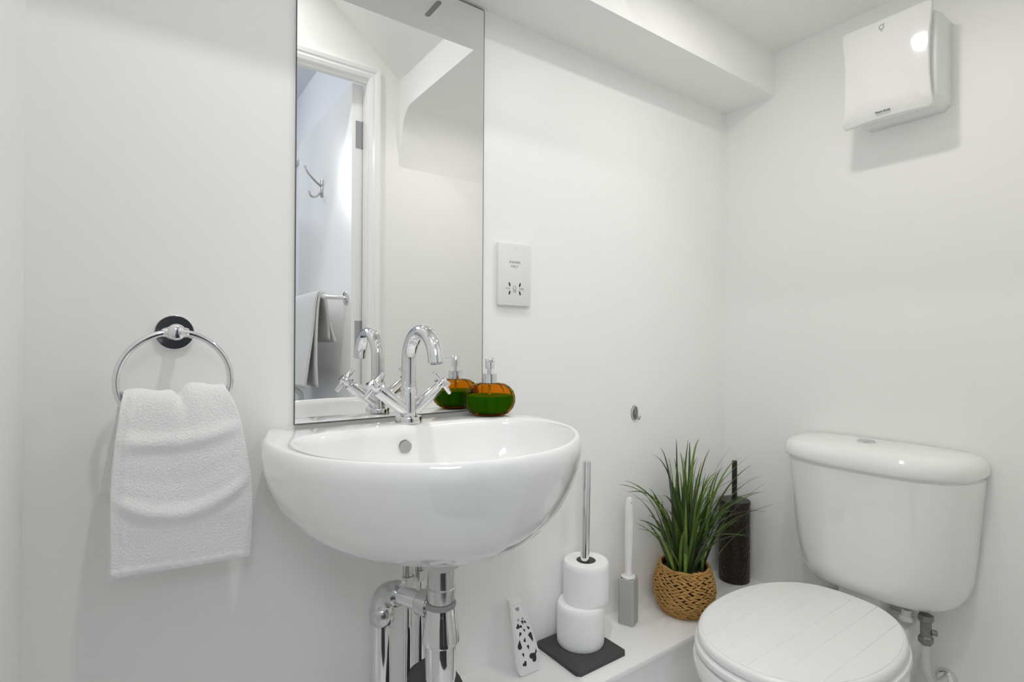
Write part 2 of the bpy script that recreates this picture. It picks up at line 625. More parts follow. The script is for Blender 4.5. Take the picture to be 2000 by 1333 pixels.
# ------------------------------------------------------------------ basin mixer tap
TX, TY = 0.421, -0.082
tp = tag(root('basin_mixer_tap', (TX, TY, ZR)), 'chrome swan-neck mixer tap with two cross handles on the basin', 'tap')
obj('base_flange', turn((TX, TY, ZR), (0, 0, 1), [(0, 0.025), (0.010, 0.025), (0.012, 0.024), (0.012, 0.012)], 40), M_CHROME, tp)
obj('body', turn((TX, TY, ZR + 0.010), (0, 0, 1), [(0, 0.0150), (0.0545, 0.0150), (0.056, 0.0142)], 32), M_CHROME, tp)
path = [(TX, TY, ZR + 0.066 + 0.0485 * i / 4) for i in range(4)]
rs = 0.054
for k in range(0, 25):
    a = k / 24 * R(172)
    path.append((TX, TY - rs + rs * math.cos(a), 1.0235 + rs * math.sin(a)))
lastd = (Vector(path[-1]) - Vector(path[-2])).normalized()
path.append(tuple(Vector(path[-1]) + lastd * 0.008))
obj('spout', tube(path, 0.0135, 28), M_CHROME, tp, ang=60)
obj('aerator', turn(Vector(path[-1]), lastd, [(-0.001, 0.0105), (0.0015, 0.0105), (0.0015, 0.009), (-0.004, 0.009)], 24), M_CHROME2, tp)
for sx in (-1, 1):
    d = Vector((sx * 0.775, -0.04, 0.632)).normalized()
    st = Vector((TX, TY, ZR + 0.016))
    arm = MB()
    arm.add(turn(st, d, [(0.0, 0.0125), (0.074, 0.0125), (0.076, 0.0115), (0.0765, 0.008)], 28))
    obj('valve_arm', arm, M_CHROME, tp)
    hb = st + d * 0.078
    hd = MB()
    hd.add(turn(hb, d, [(-0.002, 0.0075), (0.006, 0.0085), (0.016, 0.0085), (0.019, 0.0065), (0.0195, 0.001)], 24))
    hc = hb + d * 0.010
    e1 = Vector((0, 1, 0)) - d * d.y
    e1.normalize()
    e2 = d.cross(e1)
    for e in (e1, -e1, e2, -e2):
        hd.add(turn(hc, e, [(0.004, 0.0042), (0.026, 0.0046), (0.0275, 0.0036), (0.0278, 0.001)], 16))
    obj('cross_handle', hd, M_CHROME, tp)

# ------------------------------------------------------------------ pumpkin soap dispenser
SX, SY = 0.604, -0.077
sp = tag(root('soap_dispenser', (SX, SY, ZR)), 'pumpkin-shaped amber glass soap dispenser with green soap, on the basin rim', 'soap dispenser')
pk = [(0.0, 0.020), (0.001, 0.028), (0.005, 0.036), (0.013, 0.0425), (0.024, 0.0462), (0.034, 0.0462), (0.044, 0.0430), (0.052, 0.036), (0.0575, 0.027), (0.059, 0.018), (0.0595, 0.013)]
pk = [(z * 1.12, r * 1.15) for z, r in pk]


def pumpkin(prof, k=1.0, n=96, lob=12):
    rings = []
    for z, r in prof:
        ring = []
        for i in range(n):
            a = 2 * PI * i / n
            g = 1 - 0.075 * (1 - abs(math.cos(a * lob / 2))) ** 1.6 * (1.0 if 0.002 < z < 0.062 else 0.3)
            ring.append((SX + k * r * g * math.cos(a), SY + k * r * g * math.sin(a), ZR + z))
        rings.append(ring)
    return loft(rings)


obj('glass_bottle', pumpkin(pk), M_AMBER, sp, ang=70)
lq = [(0.004, 0.022), (0.006, 0.031), (0.013, 0.0385), (0.024, 0.0422), (0.0335, 0.0422), (0.0365, 0.0418), (0.0367, 0.001)]
lq = [(z * 1.12, r * 1.15) for z, r in lq]
obj('soap_liquid', pumpkin(lq), M_LIQ, sp, ang=50)
obj('pump_collar', turn((SX, SY, ZR + 0.065), (0, 0, 1), [(0, 0.0155), (0.0195, 0.0155), (0.0205, 0.0145), (0.0205, 0.004)], 32), M_CHROME, sp)
obj('dip_tube', turn((SX, SY, ZR + 0.0415), (0, 0, 1), [(0, 0.003), (0.0235, 0.003)], 12), M_PLASTIC, sp)
obj('pump_stem', turn((SX, SY, ZR + 0.0855), (0, 0, 1), [(0, 0.0048), (0.010, 0.0048), (0.010, 0.0090), (0.031, 0.0090), (0.0325, 0.008)], 24), M_CHROME, sp)
nd = Vector((-0.36, -0.93, 0)).normalized()
nz = Vector((SX, SY, ZR + 0.0855 + 0.0265))
obj('nozzle', tube([nz, nz + nd * 0.02, nz + nd * 0.034 + Vector((0, 0, -0.001)), nz + nd * 0.040 + Vector((0, 0, -0.003))], [0.0045, 0.004, 0.0033, 0.003], 16), M_CHROME, sp)

# ------------------------------------------------------------------ shaver socket
s0 = tag(root('shaver_socket', (0.715, 0, 1.143)), 'white shaver socket plate on the wall right of the mirror', 'socket')
obj('back_plate', box(0.670, 0.758, -0.004, 0, 1.1445, 1.2835), M_PLASTIC, s0, bevel=0.001)
obj('face_plate', box(0.6685, 0.760, -0.012, -0.004, 1.143, 1.285), M_PLASTIC, s0, bevel=0.002)
TR = (PI / 2, 0, 0)
text('caption', 'SHAVERS', 0.0078, (0.7135, -0.0122, 1.242), TR, M_INK2, s0)
text('caption', 'ONLY', 0.0078, (0.7135, -0.0122, 1.2325), TR, M_INK2, s0)
text('voltage_mark', '115V', 0.0062, (0.694, -0.0122, 1.1815), TR, M_INK2, s0)
text('voltage_mark', '230V', 0.0062, (0.733, -0.0122, 1.1815), TR, M_INK2, s0)
for sx in (-1, 1):
    for sz in (-1, 1):
        cx, cz = 0.7135 + sx * 0.0145, 1.1815 + sz * 0.0095
        sl = [(cx + 0.0022 * math.cos(t) + sx * 0.0012 * math.sin(t) * sz, cz + 0.0050 * math.sin(t)) for t in [k * 2 * PI / 14 for k in range(14)]]
        obj('pin_hole', prism(sl, -0.01225, -0.0115, 'y'), M_DARK, s0)
ic = MB()
for q in range(2):
    ic.add(tube([(0.7105 + 0.0050 * q, -0.0122, 1.1890), (0.7105 + 0.0050 * q, -0.0122, 1.1855)], 0.0006, 6))
ic.add(tube([(0.7130 + 0.0042 * math.cos(t), -0.0122, 1.1830 + 0.0042 * math.sin(t)) for t in [PI * 0.75 + k * PI * 1.5 / 10 for k in range(11)]], 0.0006, 6))
ic.add(tube([(0.7130 + 0.0030 * math.cos(t), -0.0122, 1.1755 + 0.0024 * math.sin(t)) for t in [k * 2 * PI / 12 for k in range(12)]], 0.0006, 6, closed=True))
ic.add(tube([(0.7155, -0.0122, 1.1775), (0.7185, -0.0122, 1.1735)], 0.0006, 6))
obj('shaver_symbol', ic, M_INK2, s0)
obj('cover_screw', turn((0.7145, -0.0118, 1.2755), (0, -1, 0), [(0, 0.0026), (0.0008, 0.0024), (0.0009, 0.0005)], 14), M_PLASTIC, s0)

# ------------------------------------------------------------------ small clear hook on the wall
hk = tag(root('wall_hook', (1.132, 0, 0.865)), 'small clear plastic adhesive hook on the wall above the grassy plant', 'hook')
pl = [(1.132 + 0.0135 * math.cos(t), 0.866 + 0.021 * math.sin(t)) for t in [k * 2 * PI / 24 for k in range(24)]]
obj('hook_plate', prism(pl, -0.003, 0.0, 'y'), M_CLEAR, hk, bevel=0.001)
obj('hook_arm', tube(spline([(1.132, -0.003, 0.874), (1.132, -0.007, 0.864), (1.132, -0.010, 0.853), (1.132, -0.017, 0.852), (1.132, -0.019, 0.860)], 5), 0.003, 10), M_CLEAR, hk)
obj('hook_rim', tube([(1.132 + 0.0125 * math.cos(t), -0.0032, 0.866 + 0.0195 * math.sin(t)) for t in [k * 2 * PI / 28 for k in range(28)]], 0.0009, 6, closed=True), M_PLASTIC, hk)

# ------------------------------------------------------------------ towel ring and hand towel
RX, RZ = 0.056, 1.072
rg = tag(root('towel_ring', (RX, 0, RZ)), 'chrome towel ring on round wall plate left of the mirror', 'towel ring')
obj('wall_plate', turn((RX, 0, RZ), (0, -1, 0), [(0, 0.0275), (0.005, 0.0275), (0.0065, 0.0262), (0.0068, 0.008)], 48), M_CHROME, rg, ang=20)
obj('post', turn((RX, 0, RZ), (0, -1, 0), [(0.008, 0.0085), (0.034, 0.0085), (0.038, 0.0115), (0.050, 0.0125), (0.056, 0.0105), (0.0585, 0.006), (0.059, 0.001)], 32), M_CHROME, rg)
RR = 0.0735
RY = -0.046
rcz = RZ - RR
cl = MB()
cl.add(turn((RX - 0.0165, RY, RZ - 0.0005), (1, 0, 0), [(0, 0.006), (0.004, 0.0075), (0.029, 0.0075), (0.033, 0.006)], 20))
obj('collar', cl, M_CHROME, rg)
obj('ring', tube([(RX + RR * math.sin(2 * PI * k / 72), RY, rcz + RR * math.cos(2 * PI * k / 72)) for k in range(72)], 0.0048, 14, closed=True), M_CHROME, rg, ang=80)

# towel: front sheet, bend over the ring's lower arc, shorter back sheet; measured edges in metres
# (v, x_left, x_right, y, z_left, z_right)
rows = [
    (0.724, 0.716, -0.022, 0.1565, -0.066), (0.745, 0.735, -0.022, 0.158, -0.067), (0.775, 0.765, -0.0225, 0.1590, -0.068),
    (0.815, 0.805, -0.0225, 0.1595, -0.069), (0.860, 0.850, -0.0220, 0.1560, -0.069), (0.905, 0.895, -0.0185, 0.1490, -0.068),
    (0.945, 0.945, -0.0145, 0.139, -0.066), (0.968, 0.975, -0.0115, 0.128, -0.061), (0.980, 0.990, -0.0085, 0.121, -0.052),
    (0.980, 0.990, -0.010, 0.120, -0.040), (0.968, 0.975, -0.015, 0.122, -0.031), (0.94, 0.94, -0.020, 0.126, -0.026),
    (0.90, 0.90, -0.028, 0.13, -0.022), (0.855, 0.855, -0.036, 0.132, -0.020), (0.832, 0.836, -0.037, 0.133, -0.020)]


def interp_rows(rows, k):
    P = [Vector(r[:3]) for r in rows]
    Q = [Vector((r[3], r[4], 0)) for r in rows]
    a = spline(P, k)
    b = spline(Q, k)
    return [(p.x, p.y, p.z, q.x, q.y) for p, q in zip(a, b)]


def towel_sheet(rows, nu, k, seed, amp):
    rnd = random.Random(seed)
    rr = interp_rows(rows, k)
    folds = [(rnd.uniform(0.0, 0.25), rnd.uniform(0.28, 0.55), rnd.uniform(0.55, 1.0), rnd.uniform(0.5, 1.0)) for _ in range(4)]
    v, f = [], []
    nv = len(rr)
    for j, (zl, zr, xl, xr, y) in enumerate(rr):
        t = j / (nv - 1)
        for i in range(nu):
            u = i / (nu - 1)
            x = xl + (xr - xl) * u
            z = zl + (zr - zl) * u
            edge = min(1, 8 * u, 8 * (1 - u))
            d = 0
            # drooping swags across the front
            if y < -0.045 and t < 0.62:
                for zc, s, a in ((0.923, 0.030, 1.0), (0.880, 0.040, -0.2), (0.842, 0.040, 1.05), (0.800, 0.030, 0.2)):
                    q = zc - s * 4 * u * (1 - u) * (0.7 + 0.3 * math.sin(seed + zc * 50)) + 0.012 * (u - 0.5)
                    d += a * math.exp(-((z - q) / 0.010) ** 2) * edge
                d += 0.35 * math.sin(9 * u + 30 * z) * edge * 0.4
                # seam ridge near left hem and bottom hem
                d += 0.35 * math.exp(-((u - 0.085) / 0.018) ** 2) * (0.7 + 0.3 * math.sin(z * 260))
                d += 0.3 * math.exp(-((j / nv - 0.028) / 0.012) ** 2) * (0.7 + 0.3 * math.sin(u * 70))
            # dip in the top where it is threaded over the ring
            up = max(0.0, 1 - abs(t - 0.60) / 0.16)
            z -= 0.016 * math.exp(-((u - 0.53) / 0.055) ** 2) * up
            z += 0.004 * math.sin(u * 11 + 0.6) * up
            d += 0.9 * math.exp(-((u - 0.53) / 0.07) ** 2) * -0.9 * max(0, 1 - abs(t - 0.5) / 0.15)
            v.append((x, y - amp * d, z))
    for j in range(nv - 1):
        for i in range(nu - 1):
            a = j * nu + i
            f.append((a, a + 1, a + nu + 1, a + nu))
    return v, f


tw = tag(root('hand_towel', (0.065, -0.045, 0.716)), 'white terry hand towel hanging folded over the towel ring', 'towel')
ft = obj('towel_cloth', towel_sheet(rows, 70, 7, 3, 0.0066), M_TOWEL, tw, ang=180)
under = [(0.713, 0.722, -0.0255, 0.150, -0.0545), (0.76, 0.765, -0.0235, 0.152, -0.056), (0.85, 0.85, -0.0205, 0.150, -0.0575), (0.93, 0.93, -0.0135, 0.136, -0.056), (0.955, 0.965, -0.008, 0.120, -0.053)]
fu = obj('under_layer', towel_sheet(under, 30, 6, 8, 0.0), M_TOWEL, tw, ang=180)
for o_, th in ((ft, 0.006), (fu, 0.004)):
    sd = o_.modifiers.new('thick', 'SOLIDIFY')
    sd.thickness = th
    sd.offset = 0
    sb = o_.modifiers.new('sub', 'SUBSURF')
    sb.levels = 1
    sb.render_levels = 1

# ------------------------------------------------------------------ basin waste pipes
wt = tag(root('basin_waste_trap', (0.416, -0.222, 0.495)), 'chrome bottle trap and waste pipe below the basin', 'waste trap')
AX, AY = 0.416, -0.222
obj('waste_washer', turn((AX, AY, 0.690), (0, 0, 1), [(0, 0.026), (0.004, 0.0315), (0.015, 0.0335), (0.015, 0.01)], 36), M_PIPEW, wt)
tl = MB()
tl.add(turn((AX, AY, 0.632), (0, 0, 1), [(0, 0.0205), (0.006, 0.0225), (0.060, 0.0225)], 36))
tl.add(turn((AX, AY, 0.650), (0, 0, 1), [(0, 0.0235), (0.008, 0.0245), (0.010, 0.0230)], 36))
obj('waste_tail', tl, M_CHROME2, wt)
obj('seal_ring', turn((AX, AY, 0.626), (0, 0, 1), [(0, 0.024), (0.002, 0.0248), (0.006, 0.0248), (0.008, 0.023)], 36), M_INK2, wt)
obj('trap_head', turn((AX, AY, 0.568), (0, 0, 1), [(0, 0.0285), (0.002, 0.0305), (0.008, 0.031), (0.050, 0.0245), (0.058, 0.0235)], 40), M_CHROME, wt)
obj('trap_bottle', turn((AX, AY, 0.497), (0, 0, 1), [(0, 0.012), (0.002, 0.019), (0.007, 0.0235), (0.015, 0.0250), (0.072, 0.0250)], 40), M_CHROME, wt)
e0 = Vector((AX, AY, 0.622))
ex, ey = 0.364, -0.100
dd = Vector((ex - AX, ey - AY, 0)).normalized()
obj('outlet_pipe', tube([e0 + dd * 0.015, Vector((ex, ey, 0.622)) - dd * 0.03], 0.0155, 24), M_CHROME, wt)
obj('outlet_nut', turn(e0 + dd * 0.022, dd, [(0, 0.019), (0.004, 0.021), (0.020, 0.021), (0.023, 0.0185)], 28), M_CHROME2, wt)
el = MB()
pe = []
for k in range(11):
    a = k / 10 * PI / 2
    pe.append(Vector((ex, ey, 0.622)) - dd * (0.032 - 0.032 * math.sin(a)) - Vector((0, 0, 0.032 * (1 - math.cos(a)))))
el.add(tube(pe, 0.0195, 24))
el.add(turn(pe[0] - dd * 0.012, dd, [(0, 0.0185), (0.003, 0.0215), (0.014, 0.0215), (0.016, 0.0195)], 28))
obj('elbow', el, M_CHROME2, wt)
obj('elbow_nut', turn((ex, ey, 0.562), (0, 0, 1), [(0, 0.0185), (0.003, 0.0210), (0.020, 0.0222), (0.026, 0.0215), (0.029, 0.0195)], 28), M_CHROME2, wt)
obj('down_pipe', tube([(ex, ey, ZL), (ex, ey, 0.57)], 0.0155, 24), M_CHROME, wt)

for k, (px, py, lab) in enumerate(((0.4245, -0.075, 'left chrome water supply pipe rising behind the bottle trap'), (0.456, -0.062, 'right chrome water supply pipe rising behind the bottle trap'))):
    sq = tag(root('supply_pipe', (px, py, ZL)), lab, 'pipe', 'water pipes under the basin')
    obj('pipe', tube([(px, py, ZL), (px, py, 0.63)], 0.0078, 20), M_CHROME, sq)
    cn = MB()
    cn.add(turn((px, py, 0.600), (0, 0, 1), [(0, 0.0095), (0.002, 0.0125), (0.020, 0.0125), (0.022, 0.0095)], 6))
    cn.add(turn((px, py, 0.622), (0, 0, 1), [(0, 0.0095), (0.03, 0.0095)], 20))
    cn.add(turn((px, py, 0.652), (0, 0, 1), [(0, 0.012), (0.016, 0.012), (0.018, 0.009)], 6))
    obj('compression_fitting', cn, M_CHROME2, sq)
    obj('tap_tail', tube([(px, py, 0.668), (px, py, 0.725)], 0.0070, 16), M_STEEL, sq)
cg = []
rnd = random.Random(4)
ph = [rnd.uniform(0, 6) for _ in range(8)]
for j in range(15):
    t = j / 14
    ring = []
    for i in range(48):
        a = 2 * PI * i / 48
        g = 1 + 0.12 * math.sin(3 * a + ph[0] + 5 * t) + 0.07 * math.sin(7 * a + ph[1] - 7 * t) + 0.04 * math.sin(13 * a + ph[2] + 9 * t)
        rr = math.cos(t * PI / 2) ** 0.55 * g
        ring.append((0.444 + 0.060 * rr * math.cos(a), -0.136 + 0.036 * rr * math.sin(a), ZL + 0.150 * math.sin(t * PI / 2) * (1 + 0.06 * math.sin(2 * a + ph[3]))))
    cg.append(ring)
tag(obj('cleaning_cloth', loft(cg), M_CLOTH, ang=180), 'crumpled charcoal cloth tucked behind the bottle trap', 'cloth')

# ------------------------------------------------------------------ air freshener
FXc, FY = 0.7065, -0.079
af = tag(root('air_freshener', (FXc, FY, ZL)), 'white tapered air freshener with heart cut-outs at the left end of the ledge', 'air freshener')
Ht = 0.146


def afw(t):
    """half width and x-centre of the body at height t"""
    pts = [(0.0, 0.0270), (0.10, 0.0310), (0.22, 0.0325), (0.45, 0.0275), (0.70, 0.0235), (0.93, 0.0180), (1.0, 0.0165)]
    for (a, b), (c, d) in zip(pts, pts[1:]):
        if a <= t <= c:
            return b + (d - b) * (t - a) / (c - a)
    return pts[-1][1]


def afpt(s, t, out=0.0):
    """point on front face; leans back with height"""
    yb = FY - 0.003 - 0.004 * math.sin(t * PI) + 0.042 * t
    return Vector((FXc + 0.006 - 0.0125 * t + s, yb - out, ZL + 0.002 + Ht * t))


rings = []
tt = [0, 0.015, 0.05, 0.1, 0.16, 0.22, 0.3, 0.4, 0.5, 0.6, 0.7, 0.8, 0.88, 0.95, 0.985, 1.0]
for t in tt:
    h = afw(t)
    k = 0.86 if t in (0, 1.0) else 1.0
    dep = 0.020 - 0.006 * t
    c = afpt(0, t)
    ring = []
    for a, b in ((-1, 0.12), (-0.92, 0.0), (0.92, 0.0), (1, 0.12), (1, 0.75), (0.8, 1.0), (-0.8, 1.0), (-1, 0.75)):
        ring.append((c.x + a * h * k, c.y + b * dep, c.z))
    rings.append(ring)
obj('case', loft(rings), M_PLASTIC, af, ang=30)
# raised inner border line
bl = [afpt(-afw(t) * 0.80, t, 0.0004) for t in tt[3:-2]] + [afpt(afw(t) * 0.80, t, 0.0004) for t in reversed(tt[3:-2])]
obj('border_ridge', tube(bl, 0.0010, 6, closed=True), M_PLASTIC, af)


def heart(cx, ct, size, rot, mat, half=0):
    pts = []
    for k in range(20):
        a = 2 * PI * k / 20
        hx = 16 * math.sin(a) ** 3 / 17
        hy = (13 * math.cos(a) - 5 * math.cos(2 * a) - 2 * math.cos(3 * a) - math.cos(4 * a)) / 17
        if half:
            hx = max(hx, 0) if half > 0 else min(hx, 0)
        x = hx * math.cos(rot) - hy * math.sin(rot)
        z = hx * math.sin(rot) + hy * math.cos(rot)
        pts.append((x * size, z * size))
    v = [afpt(cx * afw(ct) + x, ct + z / Ht, 0.0006) for x, z in pts] + [afpt(cx * afw(ct) + x, ct + z / Ht, -0.002) for x, z in pts]
    n = len(pts)
    f = [tuple(range(n)), tuple(reversed(range(n, 2 * n)))] + [(i, (i + 1) % n, n + (i + 1) % n, n + i) for i in range(n)]
    obj('heart_cutout', (v, f), mat, af, smooth=False)


for cx, ct, s, rot, m, hf in (
        (-0.05, 0.875, 0.0042, 0.0, M_INK2, 0), (-0.25, 0.735, 0.0022, 0.3, M_INK2, 0), (0.28, 0.735, 0.0024, -0.3, M_INK2, 0),
        (-0.42, 0.655, 0.0042, 0.9, M_DARK, 0), (0.08, 0.685, 0.0040, 0.6, M_DARK, 1), (0.50, 0.690, 0.0038, 0.5, M_DARK, -1), (-0.12, 0.645, 0.0028, 2.6, M_DARK, 0),
        (-0.42, 0.555, 0.0044, -0.3, M_DARK, 1), (0.10, 0.575, 0.0032, 0.8, M_DARK, 1), (0.52, 0.595, 0.0040, 3.4, M_DARK, -1),
        (-0.42, 0.415, 0.0088, 3.3, M_DARK, 1), (0.05, 0.455, 0.0042, 3.1, M_DARK, 1), (0.52, 0.460, 0.0088, 0.5, M_DARK, 1),
        (0.10, 0.345, 0.0044, 0.5, M_DARK, 1), (-0.42, 0.270, 0.0038, 0.4, M_DARK, 1), (0.42, 0.200, 0.0086, 2.2, M_DARK, 0), (0.78, 0.262, 0.0038, 3.3, M_DARK, 1),
        (-0.36, 0.150, 0.0048, 0.6, M_DARK, 0)):
    heart(cx, ct, s * 1.3, rot, m, hf)

# ------------------------------------------------------------------ toilet roll stand and rolls
hs = tag(root('toilet_roll_stand', (0.862, -0.077, ZL)), 'dark slate square base with upright chrome pole for toilet rolls', 'toilet roll holder')
bsq = [(0.786, -0.146), (0.794, -0.154), (0.930, -0.154), (0.938, -0.146), (0.938, -0.010), (0.930, -0.002), (0.794, -0.002), (0.786, -0.010)]
obj('base', prism(bsq, ZL, ZL + 0.009, 'z'), M_SLATE, hs, bevel=0.001)
PX, PY = 0.8865, -0.0615
obj('pole', turn((PX, PY, ZL + 0.009), (0.018, 0, 1), [(0, 0.0102), (0.425, 0.0102), (0.428, 0.0092), (0.4285, 0.001)], 28), M_CHROME, hs)


def roll(name_lab, cx, cy, z0, h, rad, seed):
    rt = tag(root('toilet_roll', (cx, cy, z0)), name_lab, 'toilet roll', 'toilet rolls on the stand')
    rnd = random.Random(seed)
    pr = []
    rc = 0.0235
    zz = [0, 0.003, 0.012] + [0.02 + 0.058 * i / 6 for i in range(7)] + [h - 0.010, h - 0.003, h]
    rings = []
    n = 64

    def ring(r, z):
        return [(cx + r * math.cos(2 * PI * i / n), cy + r * math.sin(2 * PI * i / n), z0 + z) for i in range(n)]
    rings.append(ring(rc, 0))
    for q, z in enumerate(zz):
        e = 0.003 if q in (0, len(zz) - 1) else 0.0008 if q in (1, len(zz) - 2) else 0
        rings.append(ring(rad - e + rnd.uniform(-0.0003, 0.0003), z))
    rings.append(ring(rad * 0.7, h + 0.0005))
    rings.append(ring(rc, h - 0.0005))
    obj('paper', loft(rings, False, False), M_PAPER, rt, ang=50)
    obj('core', loft([ring(rc, 0), ring(rc, h - 0.0005), ring(rc - 0.0012, h - 0.0005), ring(rc - 0.0012, 0)], False, False), M_CORE, rt, ang=40)
    return rt


roll('upper white toilet roll, stacked over the other roll on the stand', 0.8945, -0.061, ZL + 0.009 + 0.096, 0.094, 0.0545, 2)
roll('lower white toilet roll, resting on the slate base of the stand', 0.8775, -0.061, ZL + 0.009, 0.0955, 0.0560, 5)

# ------------------------------------------------------------------ slim brush in grey block
KX, KY = 1.049, -0.056
kb = tag(root('slim_toilet_brush', (KX, KY, ZL)), 'slim white-handled toilet brush in a grey square holder, left of the plant', 'toilet brush')
ca, sa = math.cos(R(22)), math.sin(R(22))


def sq(h, ch, z, tw_=0):
    P = []
    for a, b in ((h - ch, -h), (h, -h + ch), (h, h - ch), (h - ch, h), (-h + ch, h), (-h, h - ch), (-h, -h + ch), (-h + ch, -h)):
        P.append((KX + ca * a - sa * b, KY + sa * a + ca * b, z))
    return P


hh = 0.0205
hld = loft([sq(hh - 0.001, 0.004, ZL), sq(hh, 0.004, ZL + 0.002), sq(hh, 0.004, ZL + 0.114), sq(hh - 0.001, 0.004, ZL + 0.116), sq(hh - 0.004, 0.003, ZL + 0.116), sq(hh - 0.004, 0.003, ZL + 0.09)])
obj('holder', hld, M_GREYPL, kb, ang=30)
obj('handle_foot', turn((KX, KY, ZL + 0.091), (0, 0, 1), [(0, 0.015), (0.022, 0.0165), (0.0275, 0.0185), (0.030, 0.0175), (0.032, 0.012)], 28), M_PLASTIC, kb)
hp = []
for t, a, b in ((0.122, 0.0115, 0.010), (0.135, 0.0085, 0.008), (0.15, 0.0092, 0.0078), (0.20, 0.0105, 0.0075), (0.26, 0.0112, 0.0075), (0.295, 0.0112, 0.0072), (0.312, 0.0095, 0.0065), (0.321, 0.006, 0.005), (0.3235, 0.0015, 0.001)):
    hp.append(circ((KX + 0.004 * (t - 0.12) / 0.2, KY, ZL + t), a, (0, 0, 1), 24, b, (0.8, -0.6, 0)))
obj('handle', loft(hp), M_PLASTIC, kb, ang=60)
obj('hanging_eye', turn((KX + 0.0035, KY - 0.004, ZL + 0.309), (0.55, -0.83, 0), [(0.0, 0.0035), (0.0028, 0.0035), (0.003, 0.002), (0.0015, 0.0018)], 16), M_GREYPL, kb)

# ------------------------------------------------------------------ dark bronze toilet brush
QX, QY = 1.506, -0.070
qb = tag(root('bronze_toilet_brush', (QX, QY, ZL)), 'dark bronze hammered toilet brush canister in the corner behind the plant', 'toilet brush')
obj('canister', turn((QX, QY, ZL), (0, 0, 1), [(0, 0.040), (0.004, 0.0445), (0.01, 0.0445), (0.234, 0.0445)], 48), M_BRONZE, qb)
M_BR2 = pm('dark_bronze_smooth', (0.026, 0.020, 0.017), 0.35, 0.4)
obj('lid', turn((QX, QY, ZL + 0.234), (0, 0, 1), [(0, 0.0455), (0.008, 0.0455), (0.010, 0.044), (0.012, 0.012)], 48), M_BR2, qb)
obj('handle', turn((QX, QY, ZL + 0.245), (0, 0, 1), [(0, 0.0075), (0.115, 0.0075), (0.118, 0.0065), (0.119, 0.001)], 24), M_BR2, qb)

# ------------------------------------------------------------------ potted grass
GX, GY = 1.222, -0.099
pg = tag(root('potted_grass', (GX, GY, ZL)), 'artificial green grass plant in a woven brown basket pot on the ledge', 'plant')
bp_ = [(0.0, 0.052), (0.004, 0.058), (0.02, 0.070), (0.04, 0.0785), (0.062, 0.0805), (0.085, 0.0785), (0.105, 0.0725), (0.122, 0.0655)]


def brad(z):
    for (a, b), (c, d) in zip(bp_, bp_[1:]):
        if a <= z <= c:
            return b + (d - b) * (z - a) / (c - a)
    return bp_[-1][1] if z > 0.1 else bp_[0][1]


shell = [(z, r - 0.0055) for z, r in bp_] + [(0.122, 0.057), (0.100, 0.060)]
bk = obj('basket', turn((GX, GY, ZL), (0, 0, 1), shell, 56), M_BASKD, pg, ang=50)
obj('soil', turn((GX, GY, ZL + 0.108), (0, 0, 1), [(0, 0.059), (0.004, 0.054), (0.007, 0.03), (0.008, 0.001)], 32), M_SOIL, pg)
rim = []
for k in range(72):
    a = 2 * PI * k / 72
    rim.append((GX + 0.0625 * math.cos(a), GY + 0.0625 * math.sin(a), ZL + 0.1245 + 0.0012 * math.sin(9 * a) + 0.0035 * math.sin(a + 0.4)))
obj('basket_rim', tube(rim, 0.0036, 8, closed=True), M_BASKET, bk)


def strand_mesh():
    Ls, Wd, Th = 0.0150, 0.0030, 0.0031
    rings = []
    for k in range(7):
        t = -1 + 2 * k / 6
        g = max(0.12, 1 - abs(t) ** 2.4)
        bend = 0.0022 * (1 - t * t)
        rings.append([(Ls * t, bend + Th * g * math.cos(2 * PI * i / 8) , Wd * (0.25 + 0.75 * g) * math.sin(2 * PI * i / 8) + 0.0016 * t ** 3) for i in range(8)])
    return loft(rings)


sv_, sf_ = strand_mesh()
sme = bpy.data.meshes.new('strand')
sme.from_pydata(sv_, [], sf_)
bmm = bmesh.new(); bmm.from_mesh(sme); bmesh.ops.recalc_face_normals(bmm, faces=bmm.faces); bmm.to_mesh(sme); bmm.free()
for p in sme.polygons:
    p.use_smooth = True
sme.materials.append(M_BASKET)
rest = MB()
rows_n = 11
rnd = random.Random(21)
for rI in range(rows_n):
    z0 = 0.006 + rI * 0.0112
    nS = 22
    for sub in (0, 1):
        z = z0 + (0.0028 if sub else -0.0028)
        rr = brad(z) - 0.0030
        for i in range(nS):
            a = 2 * PI * (i + 0.5 * sub + 0.37 * rI) / nS + rnd.uniform(-0.04, 0.04)
            nr = Vector((math.cos(a), math.sin(a), 0))
            slope = (brad(min(z + 0.005, 0.122)) - brad(max(z - 0.005, 0))) / 0.01
            n3 = Vector((nr.x, nr.y, -slope)).normalized()
            tx = Vector((-nr.y, nr.x, 0))
            tz = tx.cross(n3)
            tilt = (0.30 if sub else -0.30) + rnd.uniform(-0.14, 0.14)
            xa = tx * math.cos(tilt) + tz * math.sin(tilt)
            za = tz * math.cos(tilt) - tx * math.sin(tilt)
            m = Matrix((xa, n3, za)).transposed().to_4x4()
            s = (0.9 + 0.2 * rnd.random()) * (0.72 + 0.28 * brad(z) / 0.0805)
            m = Matrix.Translation(Vector((GX, GY, ZL + z)) + nr * rr + n3 * rnd.uniform(-0.0008, 0.0012) - Vector((GX, GY, ZL))) @ m @ Matrix.Diagonal((s, 1, rnd.uniform(0.85, 1.1), 1))
            vis = nr.dot(Vector((-0.80, -0.60, 0))) > -0.17
            if vis:
                o = bpy.data.objects.new('strand', sme)
                C.objects.link(o)
                o.parent = bk
                o.matrix_local = m
            else:
                k = len(rest.v)
                base = Vector((GX, GY, ZL))
                rest.add(([m @ Vector(p) + base for p in sv_], sf_))
ob_ = obj('strand_rest', rest, M_BASKET, bk)
ob_['kind'] = 'stuff'


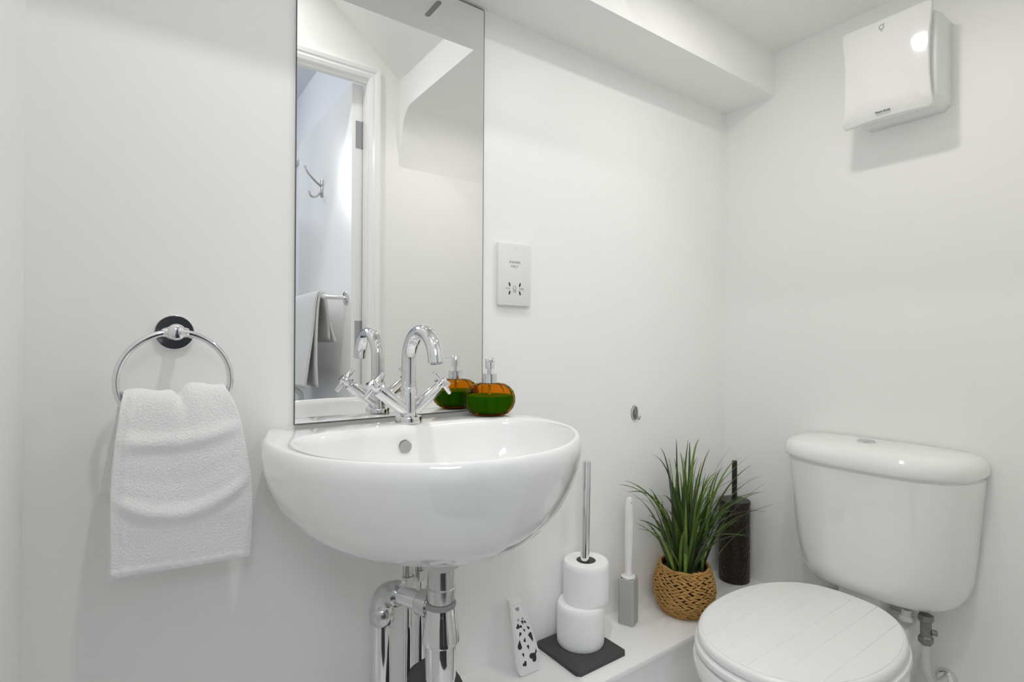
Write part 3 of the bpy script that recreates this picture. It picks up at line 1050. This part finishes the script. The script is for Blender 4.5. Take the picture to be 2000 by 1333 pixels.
def blade(tip, base, ctrl, wd, mat, rnd):
    n = 12
    v, f = [], []
    side = (tip - base).cross(Vector((0, 0, 1)))
    side = Vector((side.x, side.y, 0))
    if side.length < 1e-4:
        side = Vector((1, 0, 0))
    side.normalize()
    tw0 = rnd.uniform(-1.0, 1.0)
    for k in range(n + 1):
        t = k / n
        p = base * (1 - t) ** 2 + ctrl * 2 * t * (1 - t) + tip * t * t
        tg = (2 * (1 - t) * (ctrl - base) + 2 * t * (tip - ctrl)).normalized()
        s = side - tg * side.dot(tg)
        s.normalize()
        s = Matrix.Rotation(tw0 * (0.6 + 0.6 * t), 3, tg) @ s
        nn = tg.cross(s)
        wv = wd * (0.75 + 0.35 * math.sin(PI * min(1, t * 1.6))) * (1 - t ** 2.6) * 0.9 + 0.0003
        v += [p - s * wv, p + nn * wv * 0.28, p + s * wv]
    for k in range(n):
        a = k * 3
        f += [(a, a + 1, a + 4, a + 3), (a + 1, a + 2, a + 5, a + 4)]
    return v, f


# tip positions: x, y, z in metres, measured for the outermost blades
tips = [(0.965, -0.10, 0.715), (0.975, -0.12, 0.700), (0.995, -0.08, 0.695), (1.010, -0.09, 0.715), (0.965, -0.16, 0.625), (1.02, -0.07, 0.71),
        (1.115, -0.10, 0.790), (1.085, -0.10, 0.775), (1.130, -0.12, 0.765), (1.16, -0.09, 0.73), (1.21, -0.05, 0.74), (1.225, -0.08, 0.76), (1.25, -0.05, 0.79),
        (1.29, -0.06, 0.785), (1.31, -0.05, 0.775), (1.30, -0.09, 0.79), (1.335, -0.10, 0.76), (1.375, -0.14, 0.765), (1.39, -0.16, 0.74), (1.41, -0.18, 0.72),
        (1.43, -0.17, 0.745), (1.475, -0.19, 0.665), (1.455, -0.19, 0.685), (1.44, -0.20, 0.69), (1.405, -0.22, 0.655), (1.30, -0.25, 0.60), (1.07, -0.14, 0.68),
        (1.17, -0.24, 0.60), (1.06, -0.21, 0.60), (1.24, -0.20, 0.74), (1.20, -0.16, 0.76), (1.34, -0.20, 0.70), (1.02, -0.17, 0.66)]
rnd = random.Random(77)
while len(tips) < 118:
    a = rnd.uniform(0, 2 * PI)
    rr = rnd.uniform(0.03, 0.23)
    x = GX + 0.02 + rr * math.cos(a) * 0.95
    y = GY + rr * math.sin(a) * 0.85 - 0.01
    if y > -0.012 or x > 1.44 or (x > 1.40 and y > -0.14):
        continue
    z = ZL + 0.12 + rnd.uniform(0.15, 0.285) * (1 - 1.9 * max(0, rr - 0.09))
    tips.append((x, y, z))
for x, y, z in tips:
    tip = Vector((x, y, z))
    d = Vector((x - GX, y - GY, 0))
    L = d.length
    ba = rnd.uniform(0, 2 * PI)
    base = Vector((GX, GY, ZL + 0.108)) + d * (0.042 / max(L, 0.06)) * rnd.uniform(0.3, 1.0) + Vector((math.cos(ba), math.sin(ba), 0)) * 0.012
    hgt = z - base.z
    ctrl = base + Vector((d.x, d.y, 0)) * rnd.uniform(0.15, 0.36) + Vector((0, 0, hgt * rnd.uniform(0.68, 1.0)))
    if ctrl.y > -0.02:
        ctrl.y = -0.02
    mt = rnd.choices(GREENS, (4, 5, 3, 1))[0]
    obj('blade', blade(tip, base, ctrl, rnd.uniform(0.0038, 0.0062), mt, rnd), mt, pg, ang=180)

# ------------------------------------------------------------------ toilet
TYC = -0.428           # pan centre line
TYK = -0.447           # cistern centre line
to = tag(root('toilet', (1.2, TYC, 0)), 'white close-coupled toilet with a plank-pattern lid against the right wall', 'toilet')
XB = W - 0.006


def dshape(wd, dp, z, n=48, ey=0.62, ex=0.78, yc=TYK, xb=XB):
    P = []
    for i in range(n + 1):
        t = -PI / 2 + PI * i / n
        s, c = math.sin(t), max(0, math.cos(t))
        P.append((xb - dp * c ** ex, yc + wd * math.copysign(abs(s) ** ey, s), z))
    return P


tank = [dshape(0.100, 0.080, 0.4475), dshape(0.130, 0.100, 0.4485), dshape(0.151, 0.112, 0.455), dshape(0.166, 0.122, 0.468), dshape(0.177, 0.131, 0.488),
        dshape(0.184, 0.141, 0.52), dshape(0.190, 0.152, 0.58), dshape(0.197, 0.162, 0.67), dshape(0.203, 0.169, 0.74), dshape(0.204, 0.170, 0.757),
        dshape(0.200, 0.166, 0.759), dshape(0.200, 0.166, 0.766)]
obj('cistern', loft(tank), M_CERAM, to, ang=50)
lidr = [dshape(0.204, 0.172, 0.764), dshape(0.2085, 0.1765, 0.767), dshape(0.2105, 0.178, 0.775), dshape(0.2095, 0.177, 0.788), dshape(0.205, 0.172, 0.799),
        dshape(0.195, 0.162, 0.807), dshape(0.178, 0.145, 0.8125), dshape(0.13, 0.11, 0.8155), dshape(0.05, 0.05, 0.8165)]
obj('cistern_lid', loft(lidr), M_CERAM, to, ang=50)
fb = obj('flush_button', turn((1.487, -0.437, 0.814), (0, 0, 1), [(0, 0.0215), (0.004, 0.0215), (0.006, 0.0195), (0.0055, 0.018)], 40), M_CHROME, to)
bt = MB()
for sgn in (-1, 1):
    pts = [(1.487 + sgn * 0.0007 + sgn * 0.017 * math.sin(PI * k / 12), -0.437 + 0.017 * math.cos(PI * k / 12)) for k in range(13)]
    bt.add(prism(pts, 0.818, 0.8208, 'z'))
obj('button_half', bt, M_CHROME2, fb)

# pan lid: oval of planks on a slab
LXC = 1.178


def oval(a, b, z, n=96, xc=LXC, rear=1.428, yc=TYC):
    P = []
    for i in range(n):
        t = 2 * PI * i / n
        c, s = math.cos(t), math.sin(t)
        x = xc + a * math.copysign(abs(c) ** 0.94, c)
        y = yc + b * math.copysign(abs(s) ** 0.92, s)
        if x > rear - 0.05:
            x = rear - 0.05 + 0.05 * math.tanh((x - rear + 0.05) / 0.05) * 1.0
        P.append((x, y, z))
    return P


ZLID = 0.455
A0, B0 = 0.250, 0.178
slab = [oval(A0 - 0.010, B0 - 0.010, ZLID - 0.022), oval(A0 - 0.002, B0 - 0.002, ZLID - 0.019), oval(A0, B0, ZLID - 0.012), oval(A0 - 0.002, B0 - 0.002, ZLID - 0.0055),
        oval(A0 - 0.006, B0 - 0.006, ZLID - 0.002), oval(A0 - 0.011, B0 - 0.011, ZLID - 0.0012)]
ld = obj('pan_lid', loft(slab), M_GLOSSW, to, ang=50)
cuts = [-0.282, -0.343, -0.391, -0.445, -0.494, -0.550]
ov = [(p[0], p[1]) for p in oval(A0 - 0.0095, B0 - 0.0095, 0, 200)]


def clip(poly, y, keep_above):
    out = []
    n = len(poly)
    for i in range(n):
        a, b = poly[i], poly[(i + 1) % n]
        ia = (a[1] >= y) if keep_above else (a[1] <= y)
        ibb = (b[1] >= y) if keep_above else (b[1] <= y)
        if ia:
            out.append(a)
        if ia != ibb:
            t = (y - a[1]) / (b[1] - a[1])
            out.append((a[0] + t * (b[0] - a[0]), y))
    return out


edges_y = [0.0] + cuts + [-1.0]
for a, b in zip(edges_y, edges_y[1:]):
    pl = clip(clip(ov, a - 0.0007, False), b + 0.0007, True)
    if len(pl) > 2:
        v, f = prism(pl, ZLID - 0.004, ZLID, 'z')
        obj('plank', (v, f), M_GLOSSW, ld, ang=30, bevel=0.0005, seg=1)
st = [oval(A0 - 0.01, B0 - 0.01, ZLID - 0.044), oval(A0 + 0.002, B0 + 0.002, ZLID - 0.041), oval(A0 + 0.006, B0 + 0.006, ZLID - 0.034), oval(A0 + 0.004, B0 + 0.004, ZLID - 0.027), oval(A0 - 0.006, B0 - 0.006, ZLID - 0.0235),
      oval(A0 - 0.07, B0 - 0.07, ZLID - 0.0235), oval(A0 - 0.07, B0 - 0.07, ZLID - 0.044)]
obj('seat', loft(st, False, False), M_GLOSSW, to, ang=50)
zb = ZLID - 0.044
bw = [oval(0.13, 0.105, 0.0, xc=1.24, rear=1.5), oval(0.125, 0.10, 0.03, xc=1.24, rear=1.5), oval(0.115, 0.09, 0.12, xc=1.24, rear=1.5), oval(0.16, 0.11, 0.2, xc=1.22, rear=1.5), oval(0.205, 0.145, 0.28, xc=1.195, rear=1.5),
      oval(0.238, 0.170, 0.345, xc=1.178, rear=1.5), oval(0.250, 0.181, 0.375, xc=1.172, rear=1.5), oval(0.252, 0.183, 0.398, xc=1.170, rear=1.5), oval(0.246, 0.177, zb - 0.001, xc=1.170, rear=1.5),
      oval(0.19, 0.12, zb - 0.001, xc=1.170, rear=1.5), oval(0.17, 0.10, zb - 0.06, xc=1.17, rear=1.5), oval(0.08, 0.05, zb - 0.2, xc=1.2, rear=1.5)]
obj('bowl', loft(bw), M_CERAM, to, ang=50)
rk = []
for z, a, x0, x1 in ((0.0, 0.09, 1.27, 1.50), (0.15, 0.085, 1.27, 1.50), (0.25, 0.095, 1.27, 1.53), (0.34, 0.11, 1.28, 1.545), (0.390, 0.11, 1.30, 1.545), (0.402, 0.105, 1.305, 1.54), (0.403, 0.045, 1.465, 1.535), (0.4465, 0.045, 1.465, 1.535)):
    rk.append([(x0, TYC - a, z), (x1, TYC - a, z), (x1, TYC + a, z), (x0, TYC + a, z)])
obj('rear_deck', loft(rk), M_CERAM, to, bevel=0.008, seg=3)
for sy in (-0.075, 0.075):
    obj('hinge', turn((1.395, TYC + sy, zb - 0.002), (0, 0, 1), [(0, 0.012), (0.010, 0.012), (0.03, 0.009), (0.032, 0.001)], 20), M_CHROME2, to)
obj('wing_nut', turn((1.462, -0.530, 0.422), (0, 0, 1), [(0, 0.0145), (0.008, 0.0145), (0.010, 0.010), (0.024, 0.010)], 12), M_PIPEW, to)

# cistern inlet: valve, pipe, wall collar
VX, VY = 1.470, -0.5645
vv = tag(root('cistern_inlet_valve', (VX, VY, 0.27)), 'grey brass isolating valve with pale pipe under the cistern', 'valve')
vb = MB()
vb.add(turn((VX, VY, 0.446), (0, 0, -1), [(0, 0.0150), (0.011, 0.0155), (0.015, 0.013), (0.018, 0.0115)], 6))
vb.add(turn((VX, VY, 0.430), (0, 0, -1), [(0, 0.0108), (0.034, 0.0108)], 20))
vb.add(turn((VX, VY, 0.399), (0, 0, -1), [(0, 0.0115), (0.003, 0.0148), (0.015, 0.0148), (0.019, 0.0115)], 6))
obj('valve_body', vb, M_BRASS, vv, ang=25)
obj('valve_screw', turn((VX, VY - 0.004, 0.4085), (0.5, -0.86, 0), [(0.006, 0.0065), (0.016, 0.0065), (0.017, 0.005)], 16), M_BRASS, vv)
cx_, cy_, cz_ = W, -0.5800, 0.300
pth = spline([(VX, VY, 0.385), (VX, VY, 0.345), (VX + 0.004, VY - 0.001, 0.312), (VX + 0.022, VY - 0.006, 0.286), (VX + 0.05, VY - 0.012, 0.278), (W - 0.005, cy_, 0.280)], 6)
obj('feed_pipe', tube(pth, 0.0085, 18), M_PIPEW, vv, ang=80)
obj('wall_collar', turn((W, cy_, 0.281), (-1, 0, 0), [(0, 0.021), (0.004, 0.021), (0.012, 0.015), (0.013, 0.0105)], 32), M_CHROME, vv)

# ------------------------------------------------------------------ hand dryer
hd_ = tag(root('hand_dryer', (W, -0.487, 1.59)), 'white square hand dryer with curved front panel, high on the right wall', 'hand dryer')
DY0, DY1 = -0.394, -0.582      # left and right edges as seen
ZD0, ZD1 = 1.592, 1.830
XF = 1.440
body = []
for x, g in ((W, 0.0), (W - 0.06, 0.0), (1.466, 0.003), (1.461, 0.007)):
    y0, y1, z0, z1 = DY0 - 0.010 - g, DY1 - 0.004 + g, ZD0 + 0.014 + g, ZD1 - 0.006 - g
    c = 0.014
    body.append([(x, y0 - c, z0), (x, y0, z0 + c), (x, y0, z1 - c), (x, y0 - c, z1), (x, y1 + c, z1), (x, y1, z1 - c), (x, y1, z0 + c), (x, y1 + c, z0)])
obj('dryer_case', loft(body), M_PLASTIC, hd_, bevel=0.003, ang=30)
# front panel: rounded corners, waisted sides, shallow dish
ny, nz_ = 34, 40


def panel(u, v, back=0.0):
    """u,v in -1..1; superellipse-free rounded rectangle with waisted sides"""
    hw = abs(DY1 - DY0) / 2 * (1 - 0.085 * (1 - v * v))
    hz = (ZD1 - ZD0) / 2 * (1 - 0.030 * (1 - u * u))
    y = (DY0 + DY1) / 2 - u * hw
    z = (ZD0 + ZD1) / 2 + v * hz
    x = XF + 0.0015 * (1 - v * v) - 0.0042 * (1 - u * u) + back + 0.012 * max(0, -v - 0.80) / 0.2
    return (x, y, z)


def rrect(n, k):
    """outline of a rounded square in u,v (corner radius in k)"""
    P = []
    for cx, cy, a0 in ((1 - k, 1 - k, 0), (-1 + k, 1 - k, PI / 2), (-1 + k, -1 + k, PI), (1 - k, -1 + k, 1.5 * PI)):
        for i in range(n):
            a = a0 + PI / 2 * i / (n - 1)
            P.append((cx + k * math.cos(a), cy + k * math.sin(a)))
        nx = {0: (-1 + k, 1), PI / 2: (-1, -1 + k), PI: (1 - k, -1), 1.5 * PI: (1, 1 - k)}[a0]
        last = P[-1]
        for i in range(1, 10):
            P.append((last[0] + (nx[0] - last[0]) * i / 10, last[1] + (nx[1] - last[1]) * i / 10))
    return P


rr_ = rrect(6, 0.11)
prs = []
for s, bk_ in ((0.955, 0.016), (0.985, 0.012), (1.0, 0.006), (0.995, 0.001), (0.98, 0.0), (0.965, 0.0), (0.94, 0.0), (0.85, 0.0), (0.6, 0.0), (0.3, 0.0), (0.05, 0.0)):
    prs.append([panel(u * s, v * s, bk_) for u, v in rr_])
obj('front_panel', loft(prs), pm('glossy_white_plastic', (0.80, 0.80, 0.79), 0.06, spec=0.5, coat=0.3), hd_, ang=60)
# outlet grille and sensor under the panel
obj('outlet', box(1.462, 1.50, DY1 + 0.045, DY0 - 0.045, ZD0 + 0.0125, ZD0 + 0.0145), M_PLASTIC, hd_, bevel=0.001)
obj('sensor', turn((1.4605, -0.489, ZD0 + 0.012), (-1, 0, -1), [(-0.002, 0.0035), (0.002, 0.0030), (0.0022, 0.0005)], 14), M_INK, hd_)


def xat(v):
    return XF + 0.0015 * (1 - v * v) - 0.0042


RT_ = Euler((PI / 2, 0, -PI / 2))
text('maker_name', 'Vent-Axia', 0.0076, (xat(-0.84) + 0.0016, -0.4855, 1.6095), (PI / 2, 0, -PI / 2), M_INK, hd_, 0.0006)
lg = MB()
ly, lz = -0.4835, 1.8085
xg = xat(0.82) - 0.0004
lg.add(tube([(xg, ly - 0.0052 * math.cos(t), lz + 0.0052 * math.sin(t)) for t in [R(70) + k * R(285) / 14 for k in range(15)]], 0.0008, 6))
lg.add(tube([(xg, ly - 0.0020, lz + 0.0010), (xg, ly - 0.0055, lz + 0.0065)], 0.0008, 6))
lg.add(tube([(xg, ly + 0.0022, lz - 0.0075), (xg, ly, lz - 0.0110), (xg, ly - 0.0022, lz - 0.0075)], 0.0004, 6))
obj('emblem', lg, M_INK2, hd_)

# ------------------------------------------------------------------ door furniture seen in the mirror
tb = tag(root('towel_rail', (DX0, -1.0, 1.22)), 'chrome towel rail on the open door, seen in the mirror', 'towel rail')
for yy in (-1.0, -1.60):
    pst = MB()
    pst.add(turn((DX0, yy, 1.222), (-1, 0, 0), [(0, 0.0265), (0.004, 0.0265), (0.007, 0.023), (0.0075, 0.009)], 32))
    pst.add(turn((DX0, yy, 1.222), (-1, 0, 0), [(0.006, 0.0085), (0.070, 0.0085), (0.078, 0.0105), (0.090, 0.0105), (0.094, 0.007), (0.095, 0.001)], 24))
    obj('rail_post', pst, M_CHROME, tb)
BXr = DX0 - 0.083
obj('bar', tube([(BXr, -1.0, 1.222), (BXr, -1.60, 1.222)], 0.0075, 18), M_CHROME, tb)


def drape(path, y0, y1, seed, amp, ny=24):
    P = spline([(a, b, 0) for a, b in path], 7)
    v, f = [], []
    n = len(P)
    for j, p in enumerate(P):
        for i in range(ny):
            t = i / (ny - 1)
            y = y0 + (y1 - y0) * t
            w_ = math.sin(t * 17 + seed) * amp * min(1, (1.222 - p.y) * 6) if p.y < 1.222 else 0
            v.append((p.x + w_, y, p.y))
    for j in range(n - 1):
        for i in range(ny - 1):
            a = j * ny + i
            f.append((a, a + 1, a + ny + 1, a + ny))
    return v, f


bt_ = tag(root('bath_towel', (BXr, -1.25, 0.9)), 'greyish white bath towel over the door rail, seen in the mirror', 'towel')
t1 = obj('towel_cloth', drape([(BXr - 0.060, 0.885), (BXr - 0.048, 0.98), (BXr - 0.032, 1.10), (BXr - 0.021, 1.20), (BXr - 0.010, 1.240), (BXr + 0.006, 1.243), (BXr + 0.017, 1.215), (BXr + 0.023, 1.15), (BXr + 0.028, 1.065)], -1.03, -1.55, 1.0, 0.004), M_TOWELG, bt_, ang=180)
t2 = obj('inner_fold', drape([(BXr - 0.012, 0.888), (BXr - 0.016, 0.98), (BXr - 0.016, 1.10), (BXr - 0.0125, 1.19), (BXr - 0.005, 1.2355), (BXr + 0.004, 1.236), (BXr + 0.0115, 1.21), (BXr + 0.040, 1.10), (BXr + 0.055, 1.055)], -1.022, -1.54, 4.0, 0.003), M_TOWELG, bt_, ang=180)
for o_ in (t1, t2):
    sd = o_.modifiers.new('thick', 'SOLIDIFY')
    sd.thickness = 0.006
    sd.offset = 0
ch = tag(root('coat_hook', (DX0, -1.32, 1.70)), 'small chrome double coat hook on the open door, seen in the mirror', 'hook')
obj('hook_base', box(DX0 - 0.005, DX0, -1.331, -1.309, 1.67, 1.745), M_CHROME2, ch, bevel=0.002)
hkk = MB()
hkk.add(tube(spline([(DX0 - 0.005, -1.32, 1.715), (DX0 - 0.03, -1.32, 1.735), (DX0 - 0.06, -1.32, 1.765), (DX0 - 0.072, -1.32, 1.790)], 5), 0.0045, 12))
hkk.add(tube(spline([(DX0 - 0.005, -1.32, 1.69), (DX0 - 0.025, -1.32, 1.668), (DX0 - 0.045, -1.32, 1.668), (DX0 - 0.055, -1.32, 1.688)], 5), 0.0045, 12))
obj('prongs', hkk, M_CHROME2, ch)
# white rail in the hall (its rounded corner shows at the left foot of the mirror)
rd = tag(root('hall_rail', (0.45, -1.42, 0)), 'white rounded rail standing beside the open door, seen low in the mirror', 'rail')
obj('handrail', tube(spline([(0.20, -1.42, 0.860), (0.53, -1.42, 0.860), (0.566, -1.42, 0.853), (0.595, -1.42, 0.834), (0.600, -1.42, 0.785), (0.600, -1.42, 0.45), (0.600, -1.42, 0.0)], 6), 0.011, 16), M_PLASTIC, rd, ang=80)
obj('post', tube([(0.205, -1.42, 0.0), (0.205, -1.42, 0.860)], 0.011, 16), M_PLASTIC, rd)
